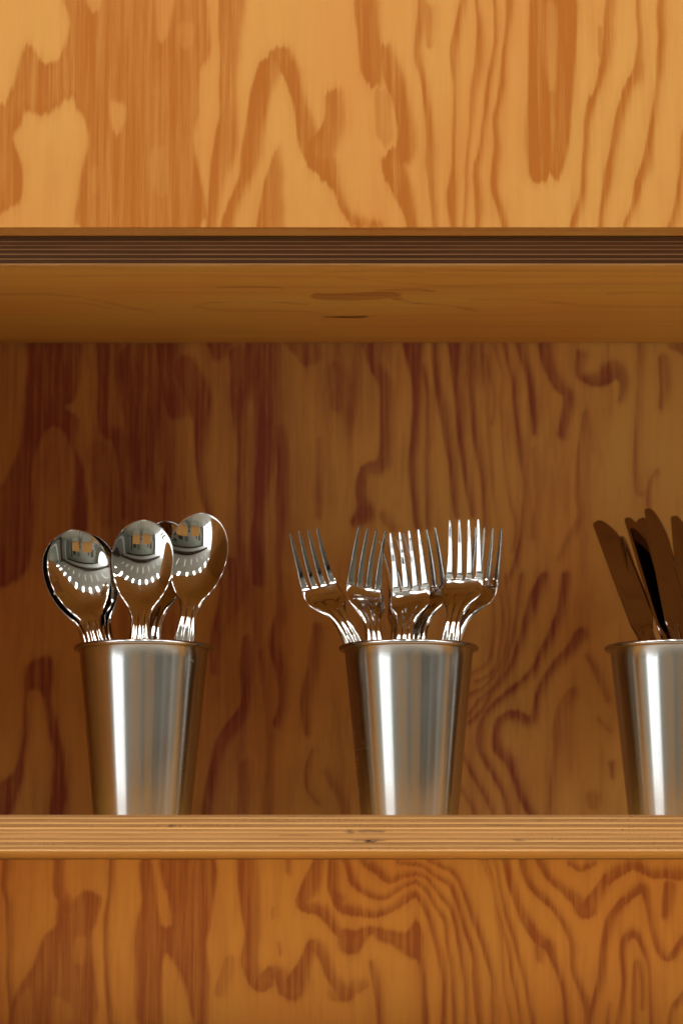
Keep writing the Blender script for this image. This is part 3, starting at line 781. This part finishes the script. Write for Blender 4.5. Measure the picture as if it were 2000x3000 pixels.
KNIVES = [
    ((177.2, 195, 212.3), -13.0, 31, 4, 'leftmost knife, broad reddish blade leaning left in the right cup'),
    ((193.0, 186, 199.8), -7.0, 24, 60, 'dark thin knife edge behind the leftmost knife'),
    ((198.0, 193, 213.9), -10.5, 29, 32, 'second knife from the left with a rounded tip'),
    ((207.4, 198, 214.6), -8.0, 30, -14, 'knife with the lower tip between the second and the tallest knife'),
    ((211.8, 189, 219.7), -5.5, 27, 28, 'tallest knife in the right cup'),
    ((230.7, 195, 215.4), -1.0, 27, 24, 'knife at the right edge of the photo'),
]
def populate(maker, table, cupx):
    first = None
    for row in table:
        if first is None: o = first = maker(row[-1])
        else: o = copy_tree(first)
        place(o, *row[:4], cupx, row[-1])
populate(make_spoon, SPOONS, CX[0])
populate(make_fork, FORKS, CX[1])
populate(make_knife, KNIVES, CX[2])

# ------------------------------------------------------------------ what the polished steel mirrors: the room behind the camera
M_DARKBEAM = plain('dark_oiled_wood', (0.10, 0.055, 0.03), (0.07, 0.04, 0.02), 0.5, 3.0)
for y in (-3.6, -5.4):
    box_obj('ceiling_beam', (-3.9, y, 1.72), (3.9, y + 0.16, 1.945), M_DARKBEAM, kind='structure')
for x0, x1, z0, z1 in ((-3.2, -2.5, -0.2, 1.1), (-2.1, -1.75, -1.29, 0.8), (1.7, 2.5, 0.1, 0.9), (2.9, 3.2, -1.29, 1.4)):
    box_obj('wall_panel', (x0, -6.49, z0), (x1, -6.44, z1), M_DARKBEAM, kind='structure')
M_BOUNCE = plain('pale_bounce_surface', (0.84, 0.80, 0.72), (0.86, 0.83, 0.76), 0.4, 3.0)
box_obj('bounce_board', (XL - 0.1, -0.24, -0.19), (XW + 0.1, DEP, -0.141), M_BOUNCE, unit, 0.003)  # unseen board added under the shelf to bounce light onto the lower panel
M_FLOOR = plain('grey_screed', (0.40, 0.38, 0.31), (0.46, 0.43, 0.36), 0.5, 1.5)
M_CEIL = plain('white_ceiling_paint', (0.74, 0.74, 0.70), (0.80, 0.80, 0.77), 0.8, 1.0)
M_WALL = plain('pale_wall_paint', (0.46, 0.47, 0.40), (0.52, 0.53, 0.45), 0.8, 1.0)
M_DARKWALL = plain('dark_stained_boards', (0.055, 0.022, 0.012), (0.035, 0.014, 0.010), 0.6, 3.0)
M_ORANGE = plain('orange_plywood', (0.75, 0.40, 0.13), (0.68, 0.33, 0.09), 0.5, 3.0)
M_GREEN = plain('grey_green_paint', (0.20, 0.24, 0.19), (0.24, 0.28, 0.22), 0.7, 2.0)
M_WHITE = plain('white_gloss_paint', (0.80, 0.80, 0.76), (0.84, 0.84, 0.80), 0.4, 2.0)
M_BLACK = plain('black_paint', (0.020, 0.021, 0.024), (0.030, 0.030, 0.033), 0.45, 5.0)
box_obj('floor', (-4, -6.5, -1.35), (4, 1.2, -1.30), M_FLOOR, kind='structure')
box_obj('ceiling', (-4, -6.5, 1.95), (4, 1.2, 2.0), M_CEIL, kind='structure')
box_obj('wall', (-4, -6.6, -1.30), (4, -6.5, 1.95), M_WALL, kind='structure')
box_obj('wall', (-4.1, -6.6, -1.30), (-4.0, -1.3, 1.95), M_WALL, kind='structure')
M_SIDEWALL = plain('brown_grey_wall_paint', (0.24, 0.23, 0.185), (0.29, 0.28, 0.23), 0.8, 1.0)
box_obj('wall', (4.0, -6.6, -1.30), (4.1, -0.6, 1.95), M_SIDEWALL, kind='structure')
box_obj('wall', (-4.1, -1.29, -1.30), (-4.0, 1.2, 1.95), M_DARKWALL, kind='structure')
box_obj('wall', (4.0, -0.59, -1.30), (4.1, 1.2, 1.95), M_DARKWALL, kind='structure')
for x, y0, y1, m in ((3.94, -1.15, -0.75, M_ORANGE), (3.94, -4.6, -4.3, M_WHITE), (3.94, -3.3, -2.9, M_DARKWALL), (3.94, -2.3, -2.15, M_WHITE), (3.94, -1.9, -1.6, M_GREEN), (-3.99, -1.4, -0.9, M_ORANGE), (-3.99, -0.20, -0.12, M_WHITE)):
    box_obj('wall_batten', (x, y0, -1.295), (x + 0.05, y1, 1.945), m, kind='structure')
box_obj('wall_panel', (3.93, -6.4, -1.295), (3.98, -5.0, 1.2), M_GREEN, kind='structure')
box_obj('wall_panel', (0.4, -6.48, -1.295), (1.3, -6.44, 1.1), M_GREEN, kind='structure')

# two plywood cupboards across the room
def cupboard(x0, x1, label):
    root = empty('plywood_cupboard', ((x0 + x1) / 2, -3.4, -1.30), label, 'cupboard')
    w = (x1 - x0) / 2
    box_obj('carcass', (-w, -0.25, 0.62), (w, 0.23, 1.50), M_ORANGE, root, 0.004)
    box_obj('plinth', (-w + 0.03, -0.2, 0.0), (w - 0.03, 0.18, 0.618), M_WALL, root)
    n = 2
    for k in range(n):
        a = -w + 0.01 + k * (2 * w - 0.02) / n
        d = box_obj('door', (a + 0.004, 0.233, 0.64), (a + (2 * w - 0.02) / n - 0.004, 0.253, 1.48), M_ORANGE, root, 0.002)
        box_obj('handle', (a + 0.08, 0.254, 1.36), (a + 0.22, 0.270, 1.38), M_BLACK, d, 0.004)
    return root
cupboard(-1.50, -0.22, 'orange plywood cupboard across the room, mirrored at the right side of the spoons')
cupboard(0.22, 1.30, 'orange plywood cupboard across the room, mirrored at the left side of the spoons')

# bar stools in front of the window wall, dark shapes in the mirrored room
def rod(name, a, b, r0, r1, parent, mat=None):
    a = Vector(a); b = Vector(b)
    bm = bmesh.new()
    bmesh.ops.create_cone(bm, cap_ends=True, segments=12, radius1=r0, radius2=r1, depth=(b - a).length)
    q = (b - a).to_track_quat('Z', 'Y').to_matrix().to_4x4()
    bmesh.ops.transform(bm, matrix=Matrix.Translation((a + b) / 2) @ q, verts=bm.verts)
    me = bpy.data.meshes.new(name); bm.to_mesh(me); bm.free()
    return link_mesh(name, me, mat or M_BLACK, parent)
def bar_stool():
    root = empty('bar_stool', (0, 0, 0), 'x', 'stool', 'black bar stools before the window, mirrored in the spoons')
    rod('seat', (0, 0, 0.80), (0, 0, 0.84), 0.20, 0.19, root)
    for k in range(4):
        a = R(45 + 90 * k)
        rod('leg', (0.24 * math.cos(a), 0.24 * math.sin(a), 0), (0.13 * math.cos(a), 0.13 * math.sin(a), 0.80), 0.015, 0.018, root)
    for k in range(4):
        a = R(45 + 90 * k); b = R(135 + 90 * k)
        rod('footrest', (0.205 * math.cos(a), 0.205 * math.sin(a), 0.28), (0.205 * math.cos(b), 0.205 * math.sin(b), 0.28), 0.010, 0.010, root)
    box_obj('backrest', (-0.17, 0.15, 0.98), (0.17, 0.175, 1.22), M_BLACK, root, 0.008)
    for sx in (-0.12, 0.12):
        rod('backrest_post', (sx, 0.15, 0.82), (sx, 0.162, 1.0), 0.012, 0.012, root)
    return root
st0 = bar_stool()
for k, (x, y, rz, lab) in enumerate(((-2.9, -2.6, 1.2, 'black bar stool nearest to the shelf'), (-3.0, -3.5, 1.5, 'second black bar stool from the shelf'),
                                     (-2.8, -4.4, 1.9, 'third black bar stool from the shelf'), (-2.9, -5.4, 1.4, 'black bar stool farthest from the shelf'))):
    o = st0 if k == 0 else copy_tree(st0)
    o.location = (x, y, -1.30); o.rotation_euler = (0, 0, rz); o['label'] = lab

# added tripod, standing in for the photographer's dark figure in the spoons
tri = empty('camera_tripod', (0, -2.16, -1.30), 'black tripod with a camera, stand-in for the photographer mirrored in the spoons', 'tripod')
for k in range(3):
    a = R(90 + 120 * k)
    rod('leg', (0.42 * math.cos(a), 0.42 * math.sin(a) * 0.8, 0.0), (0.03 * math.cos(a), 0.03 * math.sin(a), 1.0), 0.012, 0.018, tri)
rod('column', (0, 0, 0.92), (0, 0, 1.14), 0.018, 0.018, tri)
box_obj('camera_body', (-0.07, -0.05, 1.145), (0.07, 0.03, 1.25), M_BLACK, tri, 0.008)
rod('lens', (0, 0.031, 1.197), (0, 0.20, 1.205), 0.035, 0.040, tri)
